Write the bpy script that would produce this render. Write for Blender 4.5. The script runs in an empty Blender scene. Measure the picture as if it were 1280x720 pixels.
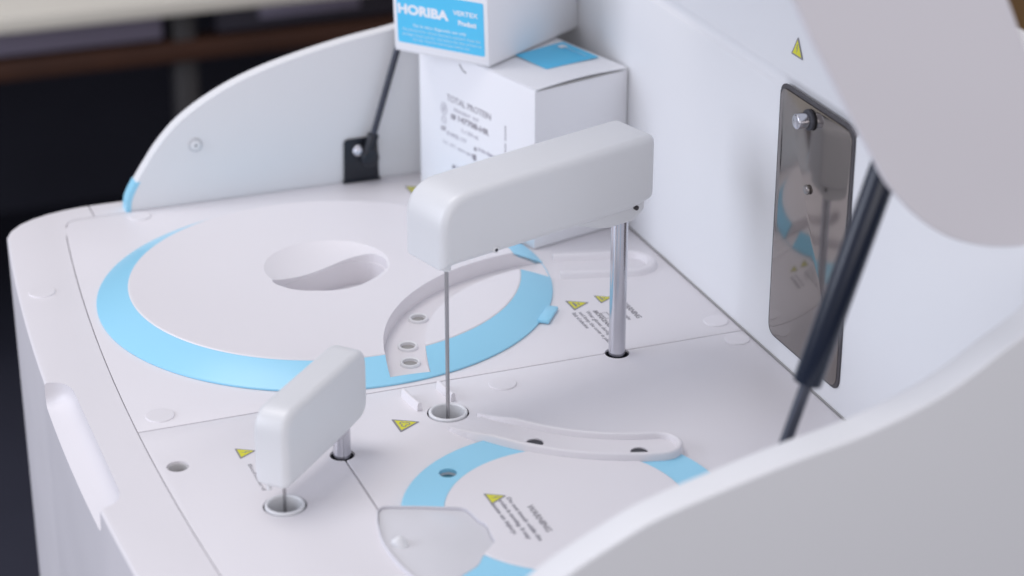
import bpy, bmesh, math, random
from mathutils import Vector, Matrix
S = bpy.context.scene
R = math.radians

# ---------------------------------------------------------------- camera
cam_d = bpy.data.cameras.new("camera"); cam = bpy.data.objects.new("camera", cam_d)
S.collection.objects.link(cam); S.camera = cam
right = Vector((0.9333, -0.3592, 0.0014)); up = Vector((0.1463, 0.3837, 0.9118)); fwd = Vector((0.328, 0.8507, -0.4106))
m = Matrix((right, up, -fwd)).transposed().to_4x4()
m.translation = Vector((-0.427, -1.4969, 0.7))
cam.matrix_world = m
cam_d.sensor_width = 36; cam_d.lens = 2819.1 / 1280 * 36
cam_d.clip_start = 0.05; cam_d.clip_end = 60
cam_d.dof.use_dof = True; cam_d.dof.focus_distance = 1.56; cam_d.dof.aperture_fstop = 4.7

# ---------------------------------------------------------------- world, lamps, exposure
w = bpy.data.worlds.new("World"); S.world = w; w.use_nodes = True
bg = w.node_tree.nodes["Background"]; bg.inputs[0].default_value = (0.79, 0.79, 0.87, 1); bg.inputs[1].default_value = 0.65
def area(name, loc, target, size, power, col, size_y=None):
    l = bpy.data.lights.new(name, 'AREA'); l.energy = power; l.color = col; l.size = size
    if size_y: l.shape = 'RECTANGLE'; l.size_y = size_y
    o = bpy.data.objects.new(name, l); S.collection.objects.link(o); o.location = loc
    o.rotation_euler = (Vector(target) - Vector(loc)).to_track_quat('-Z', 'Y').to_euler(); return o
area("window_light", (-2.7, 0.25, 0.85), (0, -0.1, -0.05), 1.7, 39, (0.80, 0.85, 1.0))
area("ceiling_light", (-0.5, 0.5, 2.4), (0, -0.15, 0), 1.2, 22, (1.0, 0.955, 0.94))
area("front_fill_light", (-0.9, -4.0, 0.9), (0, -0.3, 0), 2.6, 42, (1.0, 0.965, 0.985))  # added fill from the camera side, lifts faces turned to the camera
S.view_settings.view_transform = 'Standard'; S.view_settings.look = 'None'
S.view_settings.exposure = 0; S.view_settings.gamma = 1

# ---------------------------------------------------------------- materials
def mat(name, col, rough=0.5, metal=0.0, noise=0.03, bump=0.0, nscale=60, coat=0.0, spec=0.5, trans=0.0):
    m = bpy.data.materials.new(name); m.use_nodes = True
    nt = m.node_tree; b = nt.nodes["Principled BSDF"]
    b.inputs["Roughness"].default_value = rough; b.inputs["Metallic"].default_value = metal
    b.inputs["Specular IOR Level"].default_value = spec
    b.inputs["Coat Weight"].default_value = coat
    b.inputs["Transmission Weight"].default_value = trans
    tc = nt.nodes.new("ShaderNodeTexCoord"); n = nt.nodes.new("ShaderNodeTexNoise")
    n.inputs["Scale"].default_value = nscale; n.inputs["Detail"].default_value = 4
    nt.links.new(tc.outputs["Object"], n.inputs["Vector"])
    r = nt.nodes.new("ShaderNodeMix"); r.data_type = 'RGBA'
    a = [max(0, c * (1 - noise)) for c in col]; c2 = [min(1, c * (1 + noise)) for c in col]
    r.inputs["A"].default_value = (*a, 1); r.inputs["B"].default_value = (*c2, 1)
    nt.links.new(n.outputs["Fac"], r.inputs["Factor"]); nt.links.new(r.outputs["Result"], b.inputs["Base Color"])
    if not metal and not trans:
        n3 = nt.nodes.new("ShaderNodeTexNoise"); n3.inputs["Scale"].default_value = 14; n3.inputs["Detail"].default_value = 6
        mr = nt.nodes.new("ShaderNodeMapRange"); mr.inputs["To Min"].default_value = rough*0.82; mr.inputs["To Max"].default_value = min(1, rough*1.2)
        nt.links.new(tc.outputs["Object"], n3.inputs["Vector"]); nt.links.new(n3.outputs["Fac"], mr.inputs["Value"]); nt.links.new(mr.outputs["Result"], b.inputs["Roughness"])
    if bump:
        n2 = nt.nodes.new("ShaderNodeTexNoise"); n2.inputs["Scale"].default_value = 900; n2.inputs["Detail"].default_value = 2
        nt.links.new(tc.outputs["Object"], n2.inputs["Vector"])
        bp = nt.nodes.new("ShaderNodeBump"); bp.inputs["Strength"].default_value = bump; bp.inputs["Distance"].default_value = 0.0004
        nt.links.new(n2.outputs["Fac"], bp.inputs["Height"]); nt.links.new(bp.outputs["Normal"], b.inputs["Normal"])
    return m
WHITE = mat("white_plastic", (0.765, 0.742, 0.765), 0.42, noise=0.012, bump=0.15, nscale=6)
WHITE2 = mat("white_metal_paint", (0.77, 0.775, 0.79), 0.5, noise=0.012, bump=0.15, nscale=5)
ARM = mat("arm_plastic", (0.705, 0.715, 0.73), 0.34, noise=0.01, bump=0.1, nscale=9)
CYAN = mat("cyan_plastic", (0.31, 0.67, 0.87), 0.30, noise=0.015, bump=0.1, nscale=8)
BLACK = mat("black_steel", (0.012, 0.014, 0.022), 0.35, noise=0.1)
ROD = mat("dark_rod", (0.06, 0.065, 0.085), 0.3, metal=0.6, noise=0.1)
TUBE = mat("black_gloss_tube", (0.008, 0.013, 0.028), 0.22, noise=0.1, spec=0.45)
CHROME = mat("polished_steel", (0.62, 0.62, 0.66), 0.2, metal=1.0, noise=0.03)
NEEDLE = mat("needle_steel", (0.42, 0.41, 0.42), 0.35, metal=1.0, noise=0.05)
DARK = mat("dark_inside", (0.05, 0.05, 0.06), 0.6)
WELL = mat("well_grey", (0.34, 0.33, 0.32), 0.35, noise=0.05)
SMOKE = mat("smoked_window", (0.30, 0.275, 0.26), 0.085, metal=1.0, noise=0.02)
FRAME = mat("window_edge", (0.055, 0.05, 0.055), 0.3)
CARD = mat("white_card", (0.84, 0.845, 0.87), 0.55, noise=0.012, nscale=12)
LCYAN = mat("cyan_print", (0.09, 0.56, 0.87), 0.4, noise=0.02)
INK = mat("grey_ink", (0.25, 0.24, 0.26), 0.6)
BINK = mat("carton_ink", (0.30, 0.28, 0.31), 0.6)
LBINK = mat("pale_carton_ink", (0.46, 0.45, 0.50), 0.6)
LINK = mat("light_ink", (0.30, 0.29, 0.32), 0.6)
WINK = mat("white_print", (0.85, 0.86, 0.90), 0.5)
YEL = mat("warning_yellow", (0.68, 0.66, 0.03), 0.5)
TRAY = mat("grey_tray", (0.68, 0.675, 0.70), 0.18, noise=0.03, nscale=20)
FLOORM = mat("dark_floor", (0.040, 0.042, 0.062), 0.7, noise=0.3, nscale=3, spec=0.2)
CREAM = mat("cream_laminate", (0.76, 0.73, 0.64), 0.45, noise=0.03, nscale=4)
APRON = mat("grey_drawer", (0.22, 0.20, 0.27), 0.6, noise=0.15, nscale=3)
APRON2 = mat("dark_drawer", (0.035, 0.032, 0.045), 0.6, noise=0.2, nscale=3)
RAILM = mat("brown_wood_rail", (0.052, 0.017, 0.007), 0.7, noise=0.4, nscale=9)
CAB = mat("brown_wood", (0.21, 0.12, 0.05), 0.5, noise=0.2, nscale=5)

# ---------------------------------------------------------------- helpers
COL = S.collection
def finish(me, angle=32):
    for p in me.polygons: p.use_smooth = True
    me.set_sharp_from_angle(angle=R(angle))
def orient(bm):
    bmesh.ops.recalc_face_normals(bm, faces=bm.faces)
    if bm.calc_volume(signed=True) < 0: bmesh.ops.reverse_faces(bm, faces=bm.faces)
def obj(name, bm, m, parent=None, angle=32, merge=True):
    if merge: bmesh.ops.remove_doubles(bm, verts=bm.verts, dist=1e-6)
    orient(bm)
    me = bpy.data.meshes.new(name); bm.to_mesh(me); bm.free(); me.materials.append(m); finish(me, angle)
    o = bpy.data.objects.new(name, me); COL.objects.link(o)
    if parent: attach(o, parent)
    return o
def world_of(p):
    mm = p.matrix_parent_inverse @ p.matrix_basis
    return world_of(p.parent) @ mm if p.parent else p.matrix_basis.copy()
def attach(o, parent):
    o.parent = parent; o.matrix_parent_inverse = world_of(parent).inverted()
def tag(o, label=None, cat=None, group=None, kind=None):
    for k, v in (("label", label), ("category", cat), ("group", group), ("kind", kind)):
        if v: o[k] = v
    return o
def empty(name, loc, label, cat, group=None):
    o = bpy.data.objects.new(name, None); o.empty_display_size = 0.05; COL.objects.link(o); o.location = loc
    return tag(o, label, cat, group)
def prism(pts, z0, z1, bev=0.0, seg=2, top_only=False, M=None):
    """polygon in XY pushed from z0 to z1, edges of the top (and bottom) rounded"""
    bm = bmesh.new()
    vb = [bm.verts.new((x, y, z0)) for x, y in pts]; vt = [bm.verts.new((x, y, z1)) for x, y in pts]
    bm.faces.new(vb[::-1]); top = bm.faces.new(vt); n = len(pts)
    for i in range(n): bm.faces.new((vb[i], vb[(i+1) % n], vt[(i+1) % n], vt[i]))
    bmesh.ops.recalc_face_normals(bm, faces=bm.faces)
    if bev:
        es = [e for e in bm.edges if all(abs(v.co.z - z1) < 1e-7 for v in e.verts)]
        if not top_only: es += [e for e in bm.edges if all(abs(v.co.z - z0) < 1e-7 for v in e.verts)]
        bmesh.ops.bevel(bm, geom=es, offset=bev, segments=seg, profile=0.6, affect='EDGES', clamp_overlap=True)
    if M is not None: bm.transform(M)
    return bm
# matrices that stand a prism up: XZ profile pushed along Y, YZ profile pushed along X
M_XZ = Matrix(((1, 0, 0, 0), (0, 0, 1, 0), (0, 1, 0, 0), (0, 0, 0, 1)))     # (x,z,y)
M_YZ = Matrix(((0, 0, 1, 0), (1, 0, 0, 0), (0, 1, 0, 0), (0, 0, 0, 1)))     # (y,z,x)
def box(x0, x1, y0, y1, z0, z1, bev=0.0, seg=2):
    bm = bmesh.new(); bmesh.ops.create_cube(bm, size=1)
    for v in bm.verts: v.co = Vector(((x0+x1)/2 + v.co.x*(x1-x0), (y0+y1)/2 + v.co.y*(y1-y0), (z0+z1)/2 + v.co.z*(z1-z0)))
    if bev: bmesh.ops.bevel(bm, geom=list(bm.edges), offset=bev, segments=seg, profile=0.5, affect='EDGES')
    return bm
def lathe(prof, cx, cy, n=96, closed=True):
    """profile [(r,z)] turned about a vertical axis"""
    bm = bmesh.new(); rings = []
    for r, z in prof:
        if r < 1e-7: rings.append([bm.verts.new((cx, cy, z))] * n)
        else: rings.append([bm.verts.new((cx + r*math.cos(2*math.pi*i/n), cy + r*math.sin(2*math.pi*i/n), z)) for i in range(n)])
    k = len(rings)
    for j in range(k if closed else k-1):
        a, b = rings[j], rings[(j+1) % k]
        for i in range(n):
            q = []
            for v in (a[i], a[(i+1) % n], b[(i+1) % n], b[i]):
                if v not in q: q.append(v)
            if len(q) >= 3:
                try: bm.faces.new(q)
                except ValueError: pass
    return bm
def rod(p0, p1, r, n=24, bev=0.0, r1=None):
    p0, p1 = Vector(p0), Vector(p1); d = p1 - p0; bm = bmesh.new()
    bmesh.ops.create_cone(bm, cap_ends=True, segments=n, radius1=r, radius2=r if r1 is None else r1, depth=d.length)
    if bev:
        es = [e for e in bm.edges if abs(abs(e.verts[0].co.z) - d.length/2) < 1e-6 and abs(e.verts[0].co.z - e.verts[1].co.z) < 1e-6]
        bmesh.ops.bevel(bm, geom=es, offset=bev, segments=3, profile=0.5, affect='EDGES')
    bm.transform(Matrix.Translation((p0+p1)/2) @ d.to_track_quat('Z', 'Y').to_matrix().to_4x4()); return bm
def ball(c, r, n=20):
    bm = bmesh.new(); bmesh.ops.create_uvsphere(bm, u_segments=n, v_segments=n//2, radius=r); bm.transform(Matrix.Translation(c)); return bm
def join(*bms):
    out = bmesh.new()
    for b in bms:
        me = bpy.data.meshes.new("tmp"); b.to_mesh(me); b.free(); out.from_mesh(me); bpy.data.meshes.remove(me)
    return out
def sweep(path, prof, closed=False):
    """(x,y) path with a small (offset, z) profile"""
    bm = bmesh.new(); rings = []; n = len(path)
    for i, (x, y) in enumerate(path):
        a = path[(i-1) % n] if (closed or i > 0) else path[i]; b = path[(i+1) % n] if (closed or i < n-1) else path[i]
        tx, ty = b[0]-a[0], b[1]-a[1]; L = math.hypot(tx, ty); nx, ny = -ty/L, tx/L
        rings.append([bm.verts.new((x + nx*o, y + ny*o, z)) for o, z in prof])
    k = len(prof)
    for i in range(n if closed else n-1):
        a, b = rings[i], rings[(i+1) % n]
        for j in range(k): bm.faces.new((a[j], a[(j+1) % k], b[(j+1) % k], b[j]))
    if not closed: bm.faces.new(rings[0][::-1]); bm.faces.new(rings[-1])
    return bm
def arc(cx, cy, r, a0, a1, n=24): return [(cx + r*math.cos(a0+(a1-a0)*i/n), cy + r*math.sin(a0+(a1-a0)*i/n)) for i in range(n+1)]
def round_poly(pts, rad, n=6):
    out = []; N = len(pts)
    for i, p in enumerate(pts):
        r = rad[i] if isinstance(rad, (list, tuple)) else rad
        p = Vector(p); a = Vector(pts[i-1]); b = Vector(pts[(i+1) % N])
        if r < 1e-6: out.append(tuple(p)); continue
        da = (a-p); db = (b-p); r = min(r, da.length*0.48, db.length*0.48); da.normalize(); db.normalize()
        A = p + da*r; B = p + db*r
        for k in range(n+1):
            t = k/n; q = A*(1-t)**2 + p*2*t*(1-t) + B*t*t; out.append(tuple(q))
    return out
def carve(o, cutters, angle=32, self_=False):
    """cut the closed cutter bmeshes out of o"""
    tmp = []
    for bm in cutters:
        orient(bm)
        me = bpy.data.meshes.new("cut"); bm.to_mesh(me); bm.free(); c = bpy.data.objects.new("cut", me); COL.objects.link(c); tmp.append(c)
        md = o.modifiers.new("b", 'BOOLEAN'); md.operation = 'DIFFERENCE'; md.solver = 'EXACT'; md.object = c
    bpy.context.view_layer.update()
    dg = bpy.context.evaluated_depsgraph_get()
    me = bpy.data.meshes.new_from_object(o.evaluated_get(dg))
    o.modifiers.clear(); old = o.data; o.data = me; bpy.data.meshes.remove(old); me.name = o.name
    if not me.materials: me.materials.append(WHITE)
    for c in tmp:
        d = c.data; bpy.data.objects.remove(c); bpy.data.meshes.remove(d)
    for p in me.polygons: p.material_index = 0
    finish(me, angle)
def inset_poly(pts, rad, d, n=8):
    """counter-clockwise convex polygon moved inwards by d, corners then rounded"""
    N = len(pts); lines = []
    for i in range(N):
        a, b = Vector(pts[i]), Vector(pts[(i+1) % N]); t = (b-a).normalized(); nn = Vector((-t.y, t.x)); lines.append((a + nn*d, t))
    out = []
    for i in range(N):
        (p, t), (q, u) = lines[i-1], lines[i]; den = t.x*u.y - t.y*u.x
        k = ((q-p).x*u.y - (q-p).y*u.x)/den; out.append(tuple(p + t*k))
    return round_poly(out, [max(r-d*0.6, 0.0006) for r in rad], n)
def soft_slab(pts, rad, width, b, seg=6, M=None):
    """slab of the XY polygon, 0..width thick, with all its rim edges rounded by b"""
    bm = bmesh.new(); rings = []
    lay = [(b*(1-math.sin(k/seg*math.pi/2)), b*(1-math.cos(k/seg*math.pi/2))) for k in range(seg+1)]
    lay += [(d, width - t) for d, t in lay[::-1]]
    for d, t in lay: rings.append([bm.verts.new((x, y, t)) for x, y in inset_poly(pts, rad, d)])
    k = len(rings[0])
    for a, c in zip(rings, rings[1:]):
        for i in range(k): bm.faces.new((a[i], a[(i+1) % k], c[(i+1) % k], c[i]))
    bm.faces.new(rings[0][::-1]); bm.faces.new(rings[-1])
    if M is not None: bm.transform(M)
    return bm
def smooth(pts, n=3):
    out = []
    for i in range(len(pts)-1):
        p0 = pts[max(0, i-1)]; p1 = pts[i]; p2 = pts[i+1]; p3 = pts[min(len(pts)-1, i+2)]
        for k in range(n):
            t = k/n
            out.append(tuple(0.5*((2*p1[j]) + (-p0[j]+p2[j])*t + (2*p0[j]-5*p1[j]+4*p2[j]-p3[j])*t*t + (-p0[j]+3*p1[j]-3*p2[j]+p3[j])*t**3) for j in (0, 1)))
    return out + [pts[-1]]
def frame(xd, yd, org):
    xd = Vector(xd).normalized(); yd = Vector(yd); yd = (yd - xd*yd.dot(xd)).normalized(); zd = xd.cross(yd)
    mm = Matrix((xd, yd, zd)).transposed().to_4x4(); mm.translation = Vector(org); return mm
def text(name, body, size, M, m, parent, bold=0.0, sx=1.0, thick=0.00008, align='LEFT', width=None):
    c = bpy.data.curves.new("t", 'FONT'); c.body = body; c.size = size; c.offset = bold; c.extrude = thick; c.align_x = align
    c.resolution_u = 3
    o = bpy.data.objects.new("t", c); COL.objects.link(o); bpy.context.view_layer.update()
    me = bpy.data.meshes.new_from_object(o.evaluated_get(bpy.context.evaluated_depsgraph_get()))
    bpy.data.objects.remove(o); bpy.data.curves.remove(c)
    if width:
        xs = [v.co.x for v in me.vertices]; sx = width / max(max(xs)-min(xs), 1e-6)
    me.transform(M @ Matrix.Diagonal((sx, 1, 1, 1))); me.name = name; me.materials.clear(); me.materials.append(m)
    t = bpy.data.objects.new(name, me); COL.objects.link(t)
    if parent: attach(t, parent)
    return t
def to_bm(o):
    bm = bmesh.new(); bm.from_mesh(o.data); d = o.data; bpy.data.objects.remove(o); bpy.data.meshes.remove(d); return bm
def warning(parent, cx0, cy0, M, size=0.0185, icon='bolt'):
    """triangle label: M frame origin at lower left corner of the triangle, x along reading direction"""
    h = size*0.84
    o = obj("warning_triangle", prism(round_poly([(0, 0), (size, 0), (size/2, h)], size*0.06, 3), 0, 0.00012, M=M), INK, parent)
    k = size*0.10
    obj("yellow_field", prism([(k*1.3, k*0.75), (size-k*1.3, k*0.75), (size/2, h-k*1.25)], 0.00006, 0.00022, M=M), YEL, o)
    bms = []
    if icon == 'bolt':
        bms.append(prism([(size*.5, size*.55), (size*.44, size*.34), (size*.49, size*.35), (size*.46, size*.15), (size*.56, size*.38), (size*.51, size*.37), (size*.55, size*.55)], .0001, .0003, M=M))
    elif icon == 'hand':
        bms.append(prism([(size*.30, size*.17), (size*.72, size*.17), (size*.72, size*.22), (size*.58, size*.30), (size*.30, size*.25)], .0001, .0003, M=M))
        bms.append(prism([(size*.42, size*.36), (size*.60, size*.36), (size*.60, size*.42), (size*.42, size*.42)], .0001, .0003, M=M))
    else:
        for a in (90, 210, 330):
            x = size*.5 + size*.11*math.cos(R(a)); y = size*.30 + size*.11*math.sin(R(a))
            bms.append(sweep(arc(x, y, size*.075, R(a-140), R(a+140), 12), [(-size*.02, .0001), (size*.02, .0001), (size*.02, .0003), (-size*.02, .0003)]))
            bms[-1].transform(M)
    obj("warning_symbol", join(*bms), INK, o, merge=False)
    return o

# ---------------------------------------------------------------- room
PCX, PCY = 0.1615, -0.1779          # post of the long arm
MID = -0.172
fl = obj("floor", box(-6, 8, -4, 9, -1.0, -0.95), FLOORM); tag(fl, kind="structure")
wl = obj("wall_behind", box(-6, 8, 6.5, 6.6, -0.95, 3), FLOORM); tag(wl, kind="structure")

bench = empty("lab_bench", (0.4, 1.9, -0.95), "long cream topped bench with dark drawers and brown rail, blurred in the background", "bench")
obj("bench_top", box(-1.4, 2.6, 1.70, 2.9, -0.312, -0.288, 0.003), CREAM, bench)
for x0, x1, mm in ((-1.3, 0.25, APRON), (0.335, 0.62, APRON2)):
    d = obj("drawer_front", box(x0, x1, 1.72, 1.75, -0.352, -0.313, 0.002), mm, bench)
d = obj("drawer_front", box(0.40, 0.56, 1.715, 1.75, -0.335, -0.313, 0.002), APRON, bench)
obj("rail", box(-1.4, 2.6, 1.71, 1.76, -0.388, -0.359, 0.003), RAILM, bench)
for x in (-1.3, 0.268, 1.9):
    obj("leg", box(x, x+0.035, 1.725, 1.765, -0.95, -0.313, 0.004), mat("bench_leg", (0.052, 0.05, 0.052), 0.5), bench)
obj("back_panel", box(-1.4, 2.6, 2.6, 2.62, -0.95, -0.313), FLOORM, bench)
cab = empty("wooden_cabinet", (1.9, 0.9, -0.95), "brown wooden cabinet behind the analyzer, just seen past the raised lid at the right", "cabinet")
obj("cabinet_body", box(1.45, 2.2, -0.6, 3.2, -0.95, 1.4, 0.01), CAB, cab)
obj("door_panel", box(1.43, 1.45, 0.55, 1.75, -0.9, 1.35, 0.006), CAB, cab)

# ================================================================ ANALYZER
AN = empty("chemistry_analyzer", (0.1, MID, -0.95), "white laboratory chemistry analyzer with its lid raised, cyan trim and two pipetting arms", "analyzer")
def fx(y, x0=-0.2285, k=0.16): return x0 + k*(y-MID)**2
# plan outline of the body
YF, YN = 0.233, -0.577
outl = []
for i in range(25):
    y = -0.535 + i*(0.19+0.535-0.0)/24*1.0; outl.append((fx(y), y))
out = outl[:]                                   # near -> far along the front
a = (fx(0.19), 0.19)
for t in (0.15, 0.3, 0.45, 0.6, 0.75, 0.88, 1.0):
    x = (1-t)**3*a[0] + 3*(1-t)**2*t*(a[0]+0.007) + 3*(1-t)*t*t*(-0.165) + t**3*(-0.128)
    y = (1-t)**3*a[1] + 3*(1-t)**2*t*(0.2185) + 3*(1-t)*t*t*(YF) + t**3*YF
    out.append((x, y))
far_pts = out[len(outl):]
near_pts = [(x, 2*MID - y) for x, y in far_pts]
out = near_pts[::-1] + [p for p in outl] + far_pts + [(0.310, YF), (0.310, YN)]
# drop points of the front nearer than the corner start
body = obj("body", prism(out[::-1], -0.95, 0.0, 0.0035, 3, top_only=True), WHITE, AN)
def deck_front(y): return -0.1832 + 0.165*(y-MID)**2
DF, DN, DX = 0.2062, -0.5502, 0.2626
pocket_pts = [(deck_front(DN+0.012*0), DN)] + [(deck_front(y), y) for y in [DN + (DF-DN)*i/24 for i in range(1, 24)]] + [(deck_front(DF), DF)] + [(DX, DF), (DX, DN)]
def rounded_deck(x1, y0, y1, inset=0.0, rn=0.0, rf=0.0, x0=None):
    pts = []
    if x0 is None:
        ys = [y0 + (y1-y0)*i/20 for i in range(21)]; fr = [(deck_front(y)+inset, y) for y in ys]
    else: fr = [(x0, y0), (x0, y1)]
    if rn:
        fr = [p for p in fr if p[1] > y0+rn]; c = (deck_front(y0)+inset+rn, y0+rn)
        fr = arc(c[0], c[1], rn, R(270), R(180), 8) + fr
    if rf:
        fr = [p for p in fr if p[1] < y1-rf]; c = (deck_front(y1)+inset+rf, y1-rf)
        fr = fr + arc(c[0], c[1], rf, R(180), R(90), 8)
    return fr + [(x1, y1), (x1, y0)]
pocket = prism(rounded_deck(DX, DN, DF, 0, 0.014, 0.014)[::-1], -0.045, 0.02)
# finger scoop in the front edge
sc = round_poly([(-0.26, -0.080), (-0.2105, -0.080), (-0.2105, -0.268), (-0.26, -0.268)], [0, 0.022, 0.022, 0], 8)
scoop = prism(sc, -0.03, 0.0165, 0.0085, 5, top_only=True, M=Matrix.Diagonal((1, 1, -1, 1)))
for v in scoop.verts:                            # floor runs down and outwards
    if v.co.z < 0.001: v.co.z += 0.006 - max(0, (-0.2105 - v.co.x))*0.45
grooves = [box(-0.1345, -0.1335, 0.2070, 0.24, -0.004, 0.01), box(-0.1345, -0.1335, -0.60, -0.551, -0.004, 0.01)]
carve(body, [pocket, scoop] + grooves)
obj("inner_tray", box(-0.165, 0.262, -0.545, 0.2, -0.044, -0.040), DARK, body)

# recess outline on the near panels
def B(pts, dx=0, dy=0): return [(x+dx, y+dy) for x, y in pts]
rec = [(-0.0678, -0.3351), (-0.0633, -0.331), (-0.0398, -0.3405), (-0.0164, -0.3515), (-0.0146, -0.3596), (-0.0135, -0.3694), (-0.0106, -0.3757), (-0.0128, -0.3891), (-0.0126, -0.3962), (-0.0186, -0.4024), (-0.0269, -0.4096), (-0.0321, -0.4183), (-0.0558, -0.4312), (-0.0702, -0.4229), (-0.0744, -0.4031), (-0.0762, -0.3859), (-0.0759, -0.368), (-0.0721, -0.3485)]
rec = rec[::-1]
rec = round_poly(rec, 0.005, 4)
def grow(pts, d):
    n = len(pts); out = []
    for i, (x, y) in enumerate(pts):
        a = pts[i-1]; b = pts[(i+1) % n]; tx, ty = b[0]-a[0], b[1]-a[1]; L = math.hypot(tx, ty) or 1; out.append((x - ty/L*d*1.0, y + tx/L*d*1.0))
    return out

G = 0.0005
YS = -0.1757; XS = -0.0655
holes = {"spare": (-0.1688, -0.2307, 0.0072), "n1": (0.0185, -0.2222, 0.0143), "n2": (-0.1183, -0.3041, 0.0138),
         "p1": (PCX, PCY-0.0002, 0.0088), "p2": (-0.0655, -0.2535, 0.0082)}
def cyl(cx, cy, r, z0=-0.03, z1=0.03, n=48): return rod((cx, cy, z0), (cx, cy, z1), r, n)
def panel(pts, cuts):
    o = obj("deck_panel", prism(pts[::-1], -0.010, 0.0, 0.0006, 2, top_only=True), WHITE, AN)
    if cuts: carve(o, cuts)
    return o
H = lambda k: cyl(*holes[k])
far_panel = panel(rounded_deck(DX-G*1.5, YS+G, DF-G, G*1.4, 0, 0.0135), [H("p1")])
near_left = panel(rounded_deck(XS-G, DN+G, YS-G, G*1.4, 0.0135, 0), [H("spare"), H("n2"), H("p2"), prism(rec, -0.03, 0.03)])
near_right = panel(rounded_deck(DX-G*1.5, DN+G, YS-G, x0=XS+G), [cyl(-0.0112, -0.3055, 0.0056), H("p1"), H("p2"), H("n1"), prism(rec, -0.03, 0.03)])

# cups below the holes
def cup(name, k, depth, m, rim=None, rin=None):
    x, y, r = holes[k]; r -= 0.0003
    o = obj(name, lathe([(0, -depth-0.001), (r, -depth-0.001), (r, -0.0015), (r-0.0008, -0.0015), (r-0.0008, -depth), (0, -depth)], x, y, 48), m, AN)
    return o
cup("hole_cup", "spare", 0.008, mat("cup_grey", (0.58, 0.57, 0.57), 0.45))
cup("post_socket", "p1", 0.02, BLACK); cup("post_socket", "p2", 0.02, BLACK)
for k in ("n1", "n2"):
    x, y, r = holes[k]
    c = cup("wash_well", k, 0.024, DARK)
    obj("well_ring", lathe([(r-0.0012, -0.004), (r-0.0012, 0.0008), (r-0.0018, 0.0014), (r-0.0028, 0.0014), (r-0.0034, 0.0006), (r-0.0034, -0.022), (r-0.0022, -0.022), (r-0.0022, -0.004)], x, y, 64), WHITE2, c)
    obj("well_bottom", lathe([(0, -0.016), (r-0.0036, -0.0125), (r-0.0036, -0.019), (0, -0.019)], x, y, 48), WELL, c)

# round screw caps
for x, y, rr in ((-0.2010, 0.0716, 0.0100), (0.068, -0.195, 0.0098), (-0.1636, -0.1577, 0.0098), (-0.1000, 0.1935, 0.0095), (0.2502, -0.1555, 0.0092), (0.2512, -0.1885, 0.0092)):
    rr = min(rr, 0.0112)
    tag(obj("screw_cap", lathe([(0, -0.0005), (rr, -0.0005), (rr, 0.0004), (rr-0.0005, 0.0009), (0, 0.0010)], x, y, 48), WHITE, AN))

# U-shaped guide rib
ul = [(0.1790, -0.0060), (0.2330, -0.0275)]
import itertools
ux, uy = (ul[1][0]-ul[0][0]), (ul[1][1]-ul[0][1]); uL = math.hypot(ux, uy); ux /= uL; uy /= uL
a_ = (0.181, -0.0080); b_ = (0.174, -0.0405)
e1 = (0.2345, -0.0205); e2 = (0.2295, -0.0560)
mid = ((e1[0]+e2[0])/2, (e1[1]+e2[1])/2); rr_ = math.dist(e1, e2)/2; a0 = math.atan2(e1[1]-mid[1], e1[0]-mid[0])
upath = [a_] + arc(mid[0], mid[1], rr_, a0, a0-math.pi, 20) + [b_]
obj("guide_rib", sweep(upath, [(-0.0045, -0.0005), (-0.0030, 0.0040), (-0.0020, 0.0046), (0.0020, 0.0046), (0.0030, 0.0040), (0.0045, -0.0005)]), WHITE, AN, angle=50)

# short ribs between big cover and well, then the raised trough
lipprof = [(-0.0020, -0.0005), (-0.0014, 0.0052), (-0.0006, 0.0060), (0.0006, 0.0060), (0.0014, 0.0052), (0.0020, -0.0005)]
ang = lambda x, y: math.atan2(y-PCY, x-PCX)
for (r, p0, p1) in ((0.1635, (-0.0015, -0.1885), (0.0012, -0.2125)), (0.1370, (0.0235, -0.1855), (0.0283, -0.2070))):
    obj("guide_rib", sweep(arc(PCX, PCY, r, ang(*p0), ang(*p1), 8), lipprof), WHITE, AN, angle=50)
A0o = ang(0.0245, -0.2400) + 2*math.pi; A1 = ang(0.1395, -0.3300) + 2*math.pi - 0.085; A0i = ang(0.0370, -0.2330) + 2*math.pi
ro, ri = 0.1640, 0.1362
rm = (ro+ri)/2; rr2 = (ro-ri)/2; ec = (PCX + rm*math.cos(A1), PCY + rm*math.sin(A1))
tp = arc(PCX, PCY, ro, A0o, A1, 48) + arc(ec[0], ec[1], rr2, A1, A1+math.pi, 18)[1:-1] + arc(PCX, PCY, ri, A1, A0i, 48)
bmT = sweep(tp, [(-0.0024, -0.0004), (-0.0018, 0.0072), (-0.0008, 0.0082), (0.0008, 0.0082), (0.0018, 0.0072), (0.0026, -0.0004)])
# lips sink into the deck at the well end
for v in bmT.verts:
    a = math.atan2(v.co.y-PCY, v.co.x-PCX) + 2*math.pi
    f = min(1, max(0.30, 0.30 + 0.70*(a - A0o)/0.22))
    if v.co.z > 0: v.co.z *= f
trough = obj("trough_rim", bmT, WHITE, AN, angle=50)
flo = arc(PCX, PCY, ro-0.001, A0o+0.02, A1, 40) + arc(ec[0], ec[1], rr2-0.001, A1, A1+math.pi, 16)[1:-1] + arc(PCX, PCY, ri+0.001, A1, A0o+0.02, 40)
tf = obj("trough_floor", prism(flo, -0.0003, 0.0040, 0.0, M=None), WHITE, trough)
hc = []
for (x, y) in ((0.0560, -0.2880), (0.1145, -0.3215)):
    a = ang(x, y); x, y = PCX + 0.1545*math.cos(a), PCY + 0.1545*math.sin(a)
    hc.append(cyl(x, y, 0.0058, 0.0029)); obj("trough_hole", lathe([(0, 0.0026), (0.0057, 0.0026), (0.0057, 0.0031), (0, 0.0031)], x, y, 32), DARK, tf)
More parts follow.
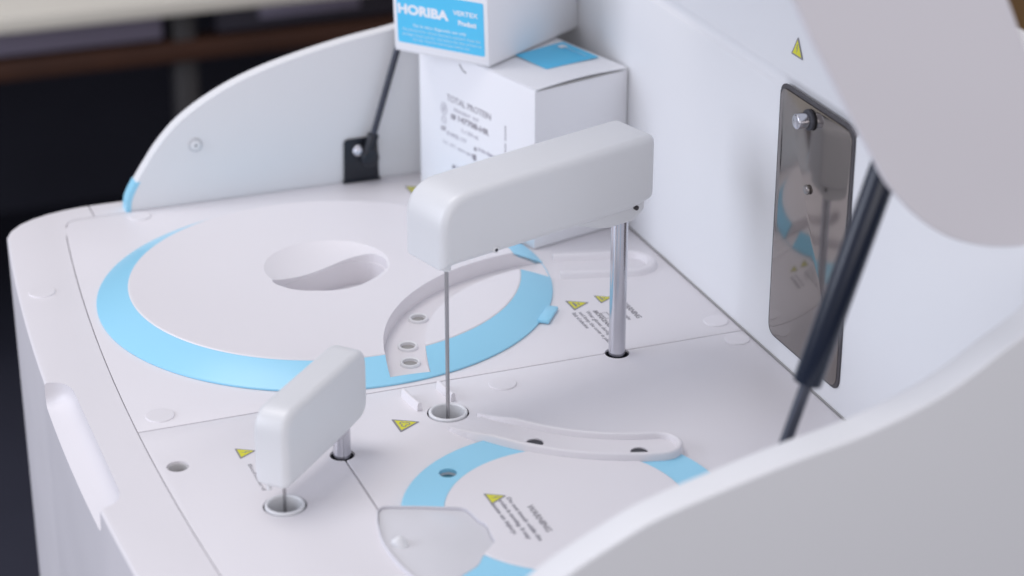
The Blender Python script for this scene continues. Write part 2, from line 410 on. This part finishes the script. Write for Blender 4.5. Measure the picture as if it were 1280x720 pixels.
carve(tf, hc)
for v in tf.data.vertices:
    a = math.atan2(v.co.y-PCY, v.co.x-PCX) + 2*math.pi
    if v.co.z > 0.002: v.co.z *= min(1, max(0.30, 0.30 + 0.70*(a - A0o)/0.22))

# recess tray
tray = obj("waste_tray", prism(grow(rec, 0.0015), -0.020, -0.0125), TRAY, AN)
obj("tray_lid", prism(grow(rec, 0.0006), -0.0006, 0.0014, 0.0006, 2), TRAY, tray)
rim = sweep(rec, [(-0.0006, -0.004), (-0.0006, 0.0026), (-0.0002, 0.0031), (0.0003, 0.0030), (0.0006, -0.004)], closed=True)
obj("tray_rim", rim, mat("tray_edge", (0.66, 0.65, 0.69), 0.3), tray, angle=60)
obj("tray_knob", rod((-0.0655, -0.3790, -0.002), (-0.0690, -0.3740, 0.0050), 0.0048, 24, 0.0018, 0.0040), WHITE2, tray)

# ---------------------------------------------------------------- side walls
tipp = [(-0.1075, -0.0005), (-0.1065, 0.008), (-0.1038, 0.0150), (-0.0998, 0.0220), (-0.0945, 0.0305), (-0.0880, 0.0400), (-0.0785, 0.0530), (-0.0644, 0.0680), (-0.050, 0.0790), (-0.0334, 0.0888), (-0.012, 0.0990)]
prof_far = tipp + [(0.013, 0.1078), (0.040, 0.1150), (0.070, 0.1215), (0.096, 0.1260), (0.120, 0.1295), (0.143, 0.1340), (0.165, 0.1410), (0.183, 0.1490), (0.200, 0.1590), (0.218, 0.1740), (0.235, 0.1920), (0.250, 0.2130), (0.2625, 0.236)]
prof_near = tipp + [(0.005, 0.1065), (0.025, 0.1125), (0.049, 0.1182), (0.072, 0.1235), (0.0955, 0.1284), (0.115, 0.1318), (0.132, 0.1354), (0.155, 0.1420), (0.1772, 0.1503), (0.195, 0.1595), (0.2111, 0.1697), (0.224, 0.1770), (0.2368, 0.1857), (0.250, 0.1990), (0.2625, 0.216)]
def side_wall(y0, y1, prof, bev):
    ps = smooth(prof)
    pts = ps + [(0.2625, -0.0005)]
    o = obj("side_wall", prism(pts, y0, y1, bev, 3, M=M_XZ), WHITE2, AN, angle=40)
    tip = [p for p in ps if p[1] < 0.027]
    ring = [(x-0.0006, z) for x, z in tip] + [(x+0.0035, z) for x, z in tip[::-1]]
    obj("cyan_tip", prism(ring, y0-0.0004, y1+0.0004, 0.0, M=M_XZ), CYAN, o)
    return o
fw = side_wall(0.2062, 0.2185, prof_far, 0.0012)
nw = side_wall(-0.5720, -0.5506, prof_near, 0.0022)
s_ = obj("wall_screw", rod((-0.0475, 0.2066, 0.0506), (-0.0475, 0.2046, 0.0506), 0.0058, 32, 0.0008), mat("washer_grey", (0.55, 0.56, 0.58), 0.4), fw)
obj("screw_head", rod((-0.0475, 0.2056, 0.0506), (-0.0475, 0.2038, 0.0506), 0.0042, 32, 0.0006), WHITE2, fw)
obj("screw_head", rod((-0.0475, 0.2039, 0.0506), (-0.0475, 0.20365, 0.0506), 0.0009, 12), DARK, fw)

# ---------------------------------------------------------------- back wall
bw = [(0.2630, -0.0012), (0.2630, 0.1968), (0.2637, 0.1980), (0.2655, 0.1995), (0.2664, 0.2020), (0.2655, 0.2055), (0.2640, 0.2085), (0.2634, 0.2110), (0.2632, 0.290), (0.2660, 0.297), (0.272, 0.300), (0.300, 0.300), (0.300, -0.0012)]
back = obj("back_wall", prism(bw, -0.5500, 0.2060, 0.0, M=M_XZ), WHITE2, AN, angle=50)
obj("wall_foot_seam", box(0.2622, 0.26305, -0.548, 0.205, 0.0001, 0.0012), WELL, back)
wy0, wy1, wz0, wz1 = -0.3170, -0.2140, 0.0160, 0.2035
wp = round_poly([(wy0, wz0), (wy1, wz0), (wy1, wz1), (wy0, wz1)], 0.010, 6)
wf = obj("window_frame", prism(wp, 0.2618, 0.2633, 0.0003, 1, M=M_YZ), FRAME, back)
wp2 = round_poly([(wy0+0.0030, wz0+0.0016), (wy1-0.0022, wz0+0.0016), (wy1-0.0022, wz1-0.0030), (wy0+0.0030, wz1-0.0030)], 0.009, 6)
obj("window_pane", prism(wp2, 0.2612, 0.2622, 0.0004, 2, M=M_YZ), SMOKE, wf)
kn = obj("window_knob", rod((0.2614, -0.2590, 0.1905), (0.2500, -0.2590, 0.1905), 0.0052, 32, 0.001), CHROME, wf)
obj("knob_collar", rod((0.2614, -0.2590, 0.1905), (0.2585, -0.2590, 0.1905), 0.0072, 32, 0.0008), DARK, kn)
CLEAR = mat("clear_stud", (0.30, 0.28, 0.27), 0.25, metal=0.8)
for yy, zz in ((-0.262, 0.142),):
    obj("pane_stud", rod((0.2614, yy, zz), (0.2585, yy, zz), 0.0034, 24, 0.0012), CLEAR, wf)
MW = frame((0, -1, 0), (0, 0, 1), (0.2629, -0.2245, 0.2255))
warning(back, 0, 0, MW, 0.0165, 'bolt')
obj("wall_screw", rod((0.2634, -0.060, 0.2260), (0.2615, -0.060, 0.2260), 0.0022, 16), DARK, back)

# ---------------------------------------------------------------- lid (raised) with side panels, struts
lp = [(0.013, 0.49), (0.0389, 0.448), (0.0639, 0.407), (0.0844, 0.3739), (0.0942, 0.355), (0.1042, 0.338), (0.1147, 0.3195), (0.1247, 0.3022), (0.1348, 0.2855), (0.144, 0.2705), (0.153, 0.26), (0.1628, 0.25), (0.1749, 0.2404), (0.1903, 0.232), (0.2103, 0.2257), (0.2302, 0.2231), (0.2445, 0.225), (0.2535, 0.233), (0.2565, 0.246), (0.2525, 0.264), (0.2415, 0.29), (0.2295, 0.315), (0.2173, 0.3403), (0.207, 0.3616), (0.1845, 0.404), (0.1485, 0.464), (0.1176, 0.5082), (0.0675, 0.5482), (0.0226, 0.5282)]
lps = smooth(lp + [lp[0]], 3)[:-1]
lid = obj("lid", prism([(0.223, 0.325), (0.215, 0.3413), (0.2045, 0.3626), (0.182, 0.405), (0.146, 0.465), (0.121, 0.504), (0.072, 0.544), (0.067, 0.536), (0.114, 0.496), (0.138, 0.459), (0.174, 0.401), (0.1965, 0.359), (0.207, 0.338), (0.214, 0.323)], -0.5505, 0.2060, 0.0, M=M_XZ), WHITE2, AN, angle=50)
LIDP = mat("lid_paint", (0.82, 0.795, 0.825), 0.5, noise=0.012, nscale=5)
for y0, y1 in ((-0.5560, -0.5506), (0.2062, 0.2116)):
    obj("lid_side_panel", prism(lps, y0, y1, 0.0015, 3, M=M_XZ), LIDP, lid, angle=40)
obj("lid_hinge", box(0.205, 0.295, -0.30, -0.05, 0.2995, 0.334, 0.003), WHITE2, lid)
def strut(y, wall_in, sgn, name="gas_strut"):
    d = Vector((0.0495, 0, 0.158)).normalized(); b = Vector((0.0968, y, 0.0265))
    if sgn < 0: b = Vector((0.0860, y, 0.0265)); d = Vector((0.0435, 0, 0.1350)).normalized()
    t = empty(name, b, None, None); attach(t, AN)
    Lr = 0.128 if sgn > 0 else 0.1225
    obj("rod", rod(b + d*0.012, b + d*Lr, 0.0027 if sgn > 0 else 0.0036), ROD, t)
    obj("cylinder", rod(b + d*Lr, b + d*(Lr+0.185), 0.0064 if sgn > 0 else 0.0082, 32, 0.0012), TUBE, t)
    obj("rod_end", join(rod(b - d*0.002, b + d*0.018, 0.0048, 20, 0.0012), rod(b + Vector((0.001, -0.005, -0.003)), b + Vector((0.001, 0.005, -0.003)), 0.0078, 28, 0.002)), BLACK, t, merge=False)
    obj("ball_joint", join(ball(b + Vector((-0.0075, sgn*0.0035, 0.0025)), 0.0055), rod(b, b + Vector((0, sgn*0.012, 0)), 0.0035)), CHROME, t)
    pl = round_poly([(0.0772, 0.0003), (0.1080, 0.0003), (0.1075, 0.0385), (0.0782, 0.0385)], [0, 0, 0.006, 0.004], 5)
    yy = sorted((wall_in, wall_in - sgn*0.0025))
    obj("bracket", prism([(x, z) for x, z in pl], yy[0], yy[1], 0.0004, 1, M=M_XZ), BLACK, t)
    obj("bracket_foot", box(0.0762, 0.1090, *sorted((wall_in, wall_in - sgn*0.0045)), 0.0003, 0.0018, 0.0004), BLACK, t)
    return t
strut(0.1975, 0.2060, 1)
strut(-0.5200, -0.5504, -1)

# ---------------------------------------------------------------- pipetting arms
def arm(name, org, ang_, length, width, z0, prof, post, pr, needle, nr, nz0, ntop, offs):
    """local frame: s along the arm from its free end, t across, z up"""
    u = Vector((math.cos(ang_), math.sin(ang_), 0)); n = Vector((-u.y, u.x, 0))
    mm = Matrix((u, Vector((0, 0, 1)), n)).transposed().to_4x4(); mm.translation = Vector(org)
    # prism x->u, y->z, z->n
    e = empty(name, (post[0], post[1], 0), None, None); attach(e, AN)
    bm = soft_slab(prof[0], prof[1], width, prof[2], 7, M=mm)
    obj("arm_housing", bm, ARM, e, angle=60)
    obj("post", rod((post[0], post[1], -0.018), (post[0], post[1], z0+0.004), pr, 48), CHROME, e)
    if nr: obj("needle", rod((needle[0], needle[1], nz0), (needle[0], needle[1], ntop), nr, 16), NEEDLE, e)
    return e, mm
u1 = math.atan2(0.274, 0.962)
p1 = [(0.0035, 0.1120), (0.1535, 0.1152), (0.1700, 0.1190), (0.1700, 0.1570), (0.1665, 0.1610), (0.0557, 0.1580), (0.0130, 0.1555), (0.0020, 0.1520), (-0.0055, 0.1420), (-0.0062, 0.1125)]
p1 = ([(-0.0066, 0.1080), (0.0035, 0.1105), (0.1535, 0.1130), (0.1735, 0.1180), (0.1735, 0.1645), (0.0557, 0.1615), (-0.0066, 0.1585)], [0.003, 0.012, 0.012, 0.005, 0.006, 0.03, 0.024], 0.0062)
n1v = Vector((-math.sin(u1), math.cos(u1), 0))
org1 = Vector((0.0181, -0.2332, 0))
arm1, mA = arm("sample_arm", org1, u1, 0.176, 0.045, 0.108, p1, (PCX, PCY), 0.0060, (0.0177, -0.2244), 0.00135, -0.014, 0.120, None)
# plate under the housing by the post, screws
br = prism(round_poly([(0.100, 0.1165), (0.168, 0.1200), (0.168, 0.1095), (0.158, 0.1030), (0.135, 0.1030), (0.104, 0.1125)], 0.002, 3), 0.006, 0.039, 0.0008, 2, M=mA)
obj("arm_bracket", br, ARM, arm1, angle=50)
def onface(s, z, t=0.0): return mA @ Vector((s, z, t))
obj("arm_screw", rod(onface(0.0355, 0.1150, -0.0012), onface(0.0355, 0.1150, 0.004), 0.0024, 20, 0.0004), WHITE2, arm1)
obj("arm_screw", rod(onface(0.0355, 0.1150, -0.0016), onface(0.0355, 0.1150, 0.001), 0.0011, 12), DARK, arm1)
obj("arm_screw", rod(onface(0.1600, 0.1125, 0.0040), onface(0.1600, 0.1125, 0.007), 0.0017, 16), FRAME, arm1)
obj("needle_collar", rod((0.0177, -0.2244, 0.1060), (0.0177, -0.2244, 0.120), 0.0030, 20), ARM, arm1)

u2 = R(43.5)
org2 = Vector((-0.1176, -0.3149, 0))
p2 = ([(-0.0022, 0.0162), (0.0250, 0.0172), (0.0700, 0.0195), (0.1020, 0.0225), (0.1020, 0.0710), (0.0300, 0.0680), (-0.0022, 0.0665)], [0.004, 0.01, 0.015, 0.012, 0.012, 0.012, 0.0185], 0.0050)
arm2, mB = arm("reagent_arm", org2, u2, 0.1, 0.0245, 0.018, p2, (-0.0655, -0.2535), 0.0058, (-0.1183, -0.3041), 0.0011, -0.016, 0.030, None)
obj("needle_collar", rod((-0.1270, -0.3010, 0.0120), (-0.1270, -0.3010, 0.025), 0.0016, 16), ARM, arm2)

# ---------------------------------------------------------------- big cover (lifts off)
RC, RI, HC = 0.1707, 0.1467, 0.0135
cov = empty("reagent_cover", (0, 0, 0.0005), "large round cover with sloping cyan border, far left on the deck", "cover")
chan = lambda z0: prism(arc(PCX, PCY, 0.1655, ang(-0.0015, -0.1655), R(90)-0.08, 60) + arc(PCX, PCY, 0.1360, R(90)-0.08, ang(0.0222, -0.1650), 60), z0, 0.04)
def grip_cut():
    bm = bmesh.new(); bmesh.ops.create_uvsphere(bm, u_segments=72, v_segments=48, radius=1)
    bm.transform(Matrix.Translation((0.0055, 0.0150, HC+0.0150)) @ Matrix.Diagonal((0.0620, 0.0620, 0.0232, 1))); return bm
cb = obj("cover_body", lathe([(0, 0.0003), (RC-0.0012, 0.0003), (RC-0.0008, 0.0010), (RI+0.0004, HC-0.0010), (RI-0.0002, HC-0.0002), (RI-0.0010, HC), (0, HC+0.0002)], 0, 0, 160), WHITE, cov)
GP = [(-0.0405, 0.0030), (-0.0264, 0.0115), (-0.0102, 0.0190), (0.0088, 0.0275), (0.0234, 0.0325), (0.0363, 0.0325), (0.0465, 0.0270), (0.0505, 0.0150), (0.0500, 0.0040), (0.0451, -0.0069), (0.0310, -0.0175), (0.0158, -0.0258), (-0.0006, -0.0285), (-0.0161, -0.0275), (-0.0295, -0.0205), (-0.0375, -0.0105), (-0.0410, -0.0030)]
GP = smooth(GP + [GP[0]], 6)[:-1]
carve(cb, [chan(0.0009), grip_cut(), prism(GP, -0.03, 0.05)] + [cyl(x, y, 0.0052, -0.001, 0.02) for x, y in ((0.0470, -0.0770), (0.0248, -0.1190), (0.0180, -0.1445))], angle=9)
bnd = obj("cyan_border", lathe([(RC, 0.0003), (RC, 0.0016), (RI+0.0010, HC-0.0009), (RI+0.0004, HC-0.0008), (RI-0.0004, HC-0.0020), (RC-0.0040, 0.0003)], 0, 0, 200), CYAN, cov)
carve(bnd, [chan(0.0006)])
for x, y in ((0.0470, -0.0770), (0.0248, -0.1190), (0.0180, -0.1445)):
    obj("hole_ring", lathe([(0.0055, 0.0001), (0.0074, 0.0001), (0.0072, 0.0026), (0.0066, 0.0032), (0.0055, 0.0028)], x, y, 40), WHITE2, cov)
    obj("hole_bottom", lathe([(0, 0.0003), (0.0054, 0.0003), (0.0054, 0.0007), (0, 0.0007)], x, y, 32), WELL, cov)
carve(far_panel, [prism(GP, -0.03, 0.02)])
obj("grip_pocket", join(sweep(GP, [(-0.0009, -0.015), (0.0, -0.015), (0.0, 0.0045), (-0.0009, 0.0045)], closed=True), prism(GP, -0.0155, -0.0140)), WHITE, cov, merge=False)
# latch tab at the rim
la = math.atan2(-0.1245, 0.1190)
lt = box(-0.0030, 0.0060, -0.0135, 0.0135, 0.0003, 0.0034, 0.0012)
lt.transform(Matrix.Rotation(math.atan2(-0.1035, 0.1375), 4, 'Z') @ Matrix.Translation((RC+0.001, 0, 0)))
obj("latch_tab", lt, CYAN, cov)

# ---------------------------------------------------------------- small cover
SX, SY, SR, SI = 0.0432, -0.3732, 0.1032, 0.0764
sc_ = empty("sample_cover", (SX, SY, 0.0003), "smaller round cover with flat cyan border and a warning text, near the curved side wall", "cover")
cuts = lambda: [prism(rec, -0.01, 0.03)]
o = obj("cover_disc", lathe([(0, 0.0002), (SI-0.0003, 0.0002), (SI-0.0003, 0.0030), (SI-0.0012, 0.0036), (0, 0.0036)], SX, SY, 128), WHITE, sc_)
carve(o, cuts())
o = obj("cyan_border", lathe([(SI, 0.0002), (SR, 0.0002), (SR, 0.0020), (SR-0.0010, 0.0028), (SI, 0.0028)], SX, SY, 128), CYAN, sc_)
obj("hole_bottom", lathe([(0, -0.003), (0.0055, -0.003), (0.0055, -0.0015), (0, -0.0015)], -0.0112, -0.3055, 32), mat("dark_teal", (0.03, 0.16, 0.22), 0.5), sc_)
carve(o, cuts() + [cyl(-0.0112, -0.3055, 0.0058, -0.01, 0.02)])

# ---------------------------------------------------------------- deck warning labels (read from the front: text runs -Y, up is +X)
def MD(x, y, z=0.0001): return frame((0, -1, 0), (1, 0, 0), (x, y, z))
warning(AN, 0, 0, MD(0.1607, -0.0825), 0.0185, 'hand')
warning(AN, 0, 0, MD(0.1842, -0.0815), 0.0150, 'hand')
text("warning_text", "BIOHAZARD AREA", 0.0046, MD(0.1730, -0.1065), INK, AN, width=0.046, bold=0.0001)
text("warning_text", "Wear gloves during maintenance", 0.0046, MD(0.1675, -0.1055), LINK, AN, width=0.072)
text("warning_text", "and keep the cover in place.", 0.0046, MD(0.1620, -0.1055), LINK, AN, width=0.058)
text("warning_text", "Risk of infection", 0.0046, MD(0.1568, -0.1045), LINK, AN, width=0.028)
text("warning_text", "WARNING", 0.0062, MD(0.1985, -0.1000), INK, AN, width=0.030, bold=0.0001)
text("warning_text", "Moving probe", 0.0048, MD(0.1915, -0.1000), LINK, AN, width=0.030)
obj("label_box", sweep([(0.1768, -0.1125), (0.1768, -0.1225), (0.1815, -0.1225), (0.1815, -0.1125)], [(-0.0003, 0.0001), (0.0003, 0.0001), (0.0003, 0.00025), (-0.0003, 0.00025)], closed=True), INK, AN)
warning(AN, 0, 0, MD(-0.0203, -0.2178), 0.0200, 'bio')
warning(AN, 0, 0, MD(-0.1287, -0.2205), 0.0150, 'bolt')
text("warning_text", "Biohazard", 0.0034, MD(-0.1262, -0.2440), INK, AN, width=0.036)
warning(AN, 0, 0, MD(0.1226, 0.1800), 0.0190, 'bio')
def MS(x, y): return frame((0, -1, 0), (1, 0, 0), (x, y, 0.0037))
warning(sc_, 0, 0, MS(0.0000, -0.3400), 0.0150, 'bolt')
text("warning_text", "WARNING", 0.0060, MS(0.0195, -0.3640), INK, sc_, width=0.034, bold=0.0001)
text("warning_text", "Do not touch while the", 0.0040, MS(0.0115, -0.3500), LINK, sc_, width=0.056, bold=0.00015)
text("warning_text", "probe is moving. It may", 0.0040, MS(0.0058, -0.3500), LINK, sc_, width=0.052, bold=0.00015)
text("warning_text", "cause an injury.", 0.0040, MS(0.0000, -0.3520), LINK, sc_, width=0.042, bold=0.00015)

# ================================================================ cartons
def Rz(a): return Matrix.Rotation(a, 4, 'Z')
# lower carton: corner A, local x along right face, local y along left face
A = Vector((0.1745, 0.0150, 0.0006)); th1 = math.atan2(0.2658, 0.964)
M1 = Matrix.Translation(A) @ Rz(th1)
W1, D1, H1 = 0.0912, 0.1570, 0.1312
c1 = empty("cardboard_box", M1 @ Vector((W1/2, D1/2, 0)), "lower white carton standing on the deck, black print on its left side", "box", "white reagent cartons stacked on the deck")
bm = box(0, W1, 0, D1, 0, H1, 0.0007); bm.transform(M1); obj("carton", bm, CARD, c1)
# bowed top flap with its gap over the right face
bm = bmesh.new(); N = 16; rows = []
for j in (0, 1):
    for zoff in (0.0, 0.0006):
        r = []
        for i in range(N+1):
            t = i/N; bow = 0.0018*math.sin(math.pi*t)**1.2 if j == 0 else 0
            r.append(bm.verts.new(M1 @ Vector((0.0008 + t*(W1-0.0016), -0.0004 if j == 0 else D1*0.6, H1 + 0.0003 + bow + zoff))))
        rows.append(r)
for i in range(N):
    bm.faces.new((rows[1][i], rows[1][i+1], rows[3][i+1], rows[3][i])); bm.faces.new((rows[0][i], rows[2][i], rows[2][i+1], rows[0][i+1]))
    bm.faces.new((rows[0][i], rows[0][i+1], rows[1][i+1], rows[1][i])); bm.faces.new((rows[2][i], rows[3][i], rows[3][i+1], rows[2][i+1]))
for i in (0, N): bm.faces.new((rows[0][i], rows[1][i], rows[3][i], rows[2][i]))
obj("top_flap", bm, CARD, c1)
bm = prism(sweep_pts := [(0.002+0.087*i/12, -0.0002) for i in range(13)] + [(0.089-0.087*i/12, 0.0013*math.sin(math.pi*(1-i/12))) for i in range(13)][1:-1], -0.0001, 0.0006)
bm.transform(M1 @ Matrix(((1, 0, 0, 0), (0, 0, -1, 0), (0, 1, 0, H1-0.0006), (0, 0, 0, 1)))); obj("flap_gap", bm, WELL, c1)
def F1(y, z): return frame(M1.to_3x3() @ Vector((0, -1, 0)), (0, 0, 1), M1 @ Vector((-0.00015, y, z)))
# left face print
T = c1
text("printed_text", "TOTAL PROTEIN", 0.0078, F1(0.1175, 0.0905), BINK, T, width=0.0600)
text("printed_text", "REAGENT  KIT", 0.0040, F1(0.1080, 0.0838), LBINK, T, width=0.034)
text("printed_text", "REF", 0.0058, F1(0.1120, 0.0765), BINK, T, width=0.0065, bold=0.0002)
text("printed_text", "147708-HR", 0.0066, F1(0.1035, 0.0768), BINK, T, width=0.0420, bold=0.0002)
text("printed_text", "2 x 250 mL", 0.0045, F1(0.0980, 0.0690), LBINK, T, width=0.024)
text("printed_text", "LOT", 0.0050, F1(0.1262, 0.0630), BINK, T, width=0.0065, bold=0.0002)
text("printed_text", "B 0422 117", 0.0046, F1(0.1180, 0.0610), LBINK, T, width=0.0270, bold=0.0001)
text("printed_text", "2 C - 8 C  store upright", 0.0042, F1(0.1240, 0.0520), LBINK, T, width=0.0460)
text("printed_text", "In vitro diagnostic", 0.0044, F1(0.0745, 0.0600), LBINK, T, width=0.0260, bold=0.0001)
text("printed_text", "Consult instructions", 0.0042, F1(0.1060, 0.0350), LBINK, T, width=0.0240)
def mark(pts, z=0.0002):
    bm = prism(pts, 0, z); bm.transform(F1(0, 0)); return bm
marks = [mark([(-0.0800, 0.0585), (-0.0770, 0.0585), (-0.0770, 0.0615), (-0.0800, 0.0615)]),
         mark([(-0.1105, 0.0335), (-0.1070, 0.0335), (-0.1070, 0.0370), (-0.1105, 0.0370)]),
         mark([(-0.0815, 0.0500), (-0.0775, 0.0500), (-0.0775, 0.0550), (-0.0815, 0.0550)])]
for bm in marks: obj("print_mark", bm, BINK, T)
bars = []
for i in range(13):
    if i != 6: bars.append(mark([(-0.0384, 0.0650+i*0.0021), (-0.0372, 0.0650+i*0.0021), (-0.0372, 0.0664+i*0.0021), (-0.0384, 0.0664+i*0.0021)]))
obj("side_code", join(*bars), BINK, T, merge=False)
def flatring(pts, w):
    bm = sweep(pts, [(-w, 0), (w, 0), (w, .0002), (-w, .0002)], closed=True); bm.transform(F1(0, 0)); return bm
obj("print_symbol", join(flatring([(-0.1262, 0.0820), (-0.1235, 0.0865), (-0.1200, 0.0865), (-0.1175, 0.0820), (-0.1200, 0.0775), (-0.1235, 0.0775)], 0.0003),
    flatring([(-0.1220+0.0028*math.cos(a/12*6.283), 0.0725+0.0028*math.sin(a/12*6.283)) for a in range(12)], 0.0003),
    flatring([(-0.1225, 0.0800), (-0.1213, 0.0800), (-0.1213, 0.0842), (-0.1225, 0.0842)], 0.0003)), LBINK, T, merge=False)
# thumb notch
bm = sweep(arc(-0.0900, H1+0.0005, 0.0110, R(212), R(268), 12), [(-0.0004, 0), (0.0004, 0), (0.0004, .0002), (-0.0004, .0002)]); bm.transform(F1(0, 0)); obj("thumb_notch", bm, FRAME, T)
# cyan label on top
lb = [(0.1895, 0.0955), (0.1995, 0.0536), (0.2480, 0.0660), (0.2385, 0.1285)]
lb = [(0.1890, 0.0940), (0.1993, 0.0532), (0.2490, 0.0660), (0.2370, 0.1120)]
lab = obj("cyan_label", prism(lb, H1+0.0042, H1+0.0044), LCYAN, T)
lab.data.transform(Matrix.Translation((0, 0, -0.0012)))
zt = H1 + 0.0039
Mt = frame((-0.28, 0.96, 0), (-0.96, -0.28, 0), (0.2390, 0.0720, zt))
text("label_text", "Product information", 0.0042, frame(M1.to_3x3() @ Vector((0, 1, 0)), M1.to_3x3() @ Vector((-1, 0, 0)), (0.2405, 0.0690, zt)), mat("pale_blue_print", (0.35, 0.66, 0.85), 0.5), T, width=0.032)
obj("label_patch", prism([(0.2275, 0.1010), (0.2290, 0.0950), (0.2350, 0.0965), (0.2335, 0.1030)], zt-0.0001, zt), WINK, T)

# upper carton
N2 = Vector((0.1585, 0.0716, 0.1358)); M2 = Matrix.Translation(N2) @ Rz(R(34)) @ Matrix.Rotation(R(-2), 4, 'X')
W2, D2, H2 = 0.1262, 0.0928, 0.105
c2 = empty("cardboard_box", M2 @ Vector((W2/2, D2/2, 0)), "upper white carton set askew on another, bold white letters on its cyan label", "box", "white reagent cartons stacked on the deck")
bm = box(0, W2, 0, D2, 0, H2, 0.0009); bm.transform(M2); obj("carton", bm, CARD, c2)
bm = box(0.001, W2-0.001, 0.001, D2+0.0, -0.0012, -0.0003, 0.0003); bm.transform(M2); obj("bottom_flap", bm, CARD, c2)
def F2(y, z, d=0.00025): return frame(M2.to_3x3() @ Vector((0, -1, 0)), M2.to_3x3() @ Vector((0, 0, 1)), M2 @ Vector((-d, y, z)))
bm = prism(round_poly([(0.0040, 0.0068), (0.0890, 0.0068), (0.0890, 0.0495), (0.0040, 0.0495)], 0.0018, 4), 0, 0.0002); bm.transform(F2(0.0928, 0, 0.0001)); lab2 = obj("cyan_label", bm, LCYAN, c2)
bm = prism([(0.0600, 0.0470), (0.0890, 0.0478), (0.0890, 0.0540), (0.0600, 0.0540)], 0.0001, 0.0004)
text("label_text", "HORIBA", 0.0105, F2(0.0880, 0.0312, 0.0004), WINK, lab2, width=0.0500, bold=0.00045)
text("label_text", "VERTEX", 0.0052, F2(0.0330, 0.0368, 0.0004), WINK, lab2, width=0.0240, bold=0.0001)
text("label_text", "Product", 0.0054, F2(0.0285, 0.0290, 0.0004), WINK, lab2, width=0.0175, bold=0.0002)
PB = mat("pale_print", (0.55, 0.78, 0.92), 0.5)
text("label_text", "For in vitro diagnostic use only", 0.0034, F2(0.0730, 0.0212, 0.0004), PB, lab2, width=0.052, bold=0.0001)
text("label_text", "Manufactured for clinical chemistry analyzers. Keep the", 0.0030, F2(0.0840, 0.0172, 0.0004), PB, lab2, width=0.076)
text("label_text", "package closed and dry. Use before the date printed on", 0.0030, F2(0.0840, 0.0134, 0.0004), PB, lab2, width=0.077)
text("label_text", "the side. Read the instructions before use.", 0.0030, F2(0.0740, 0.0098, 0.0004), PB, lab2, width=0.056)
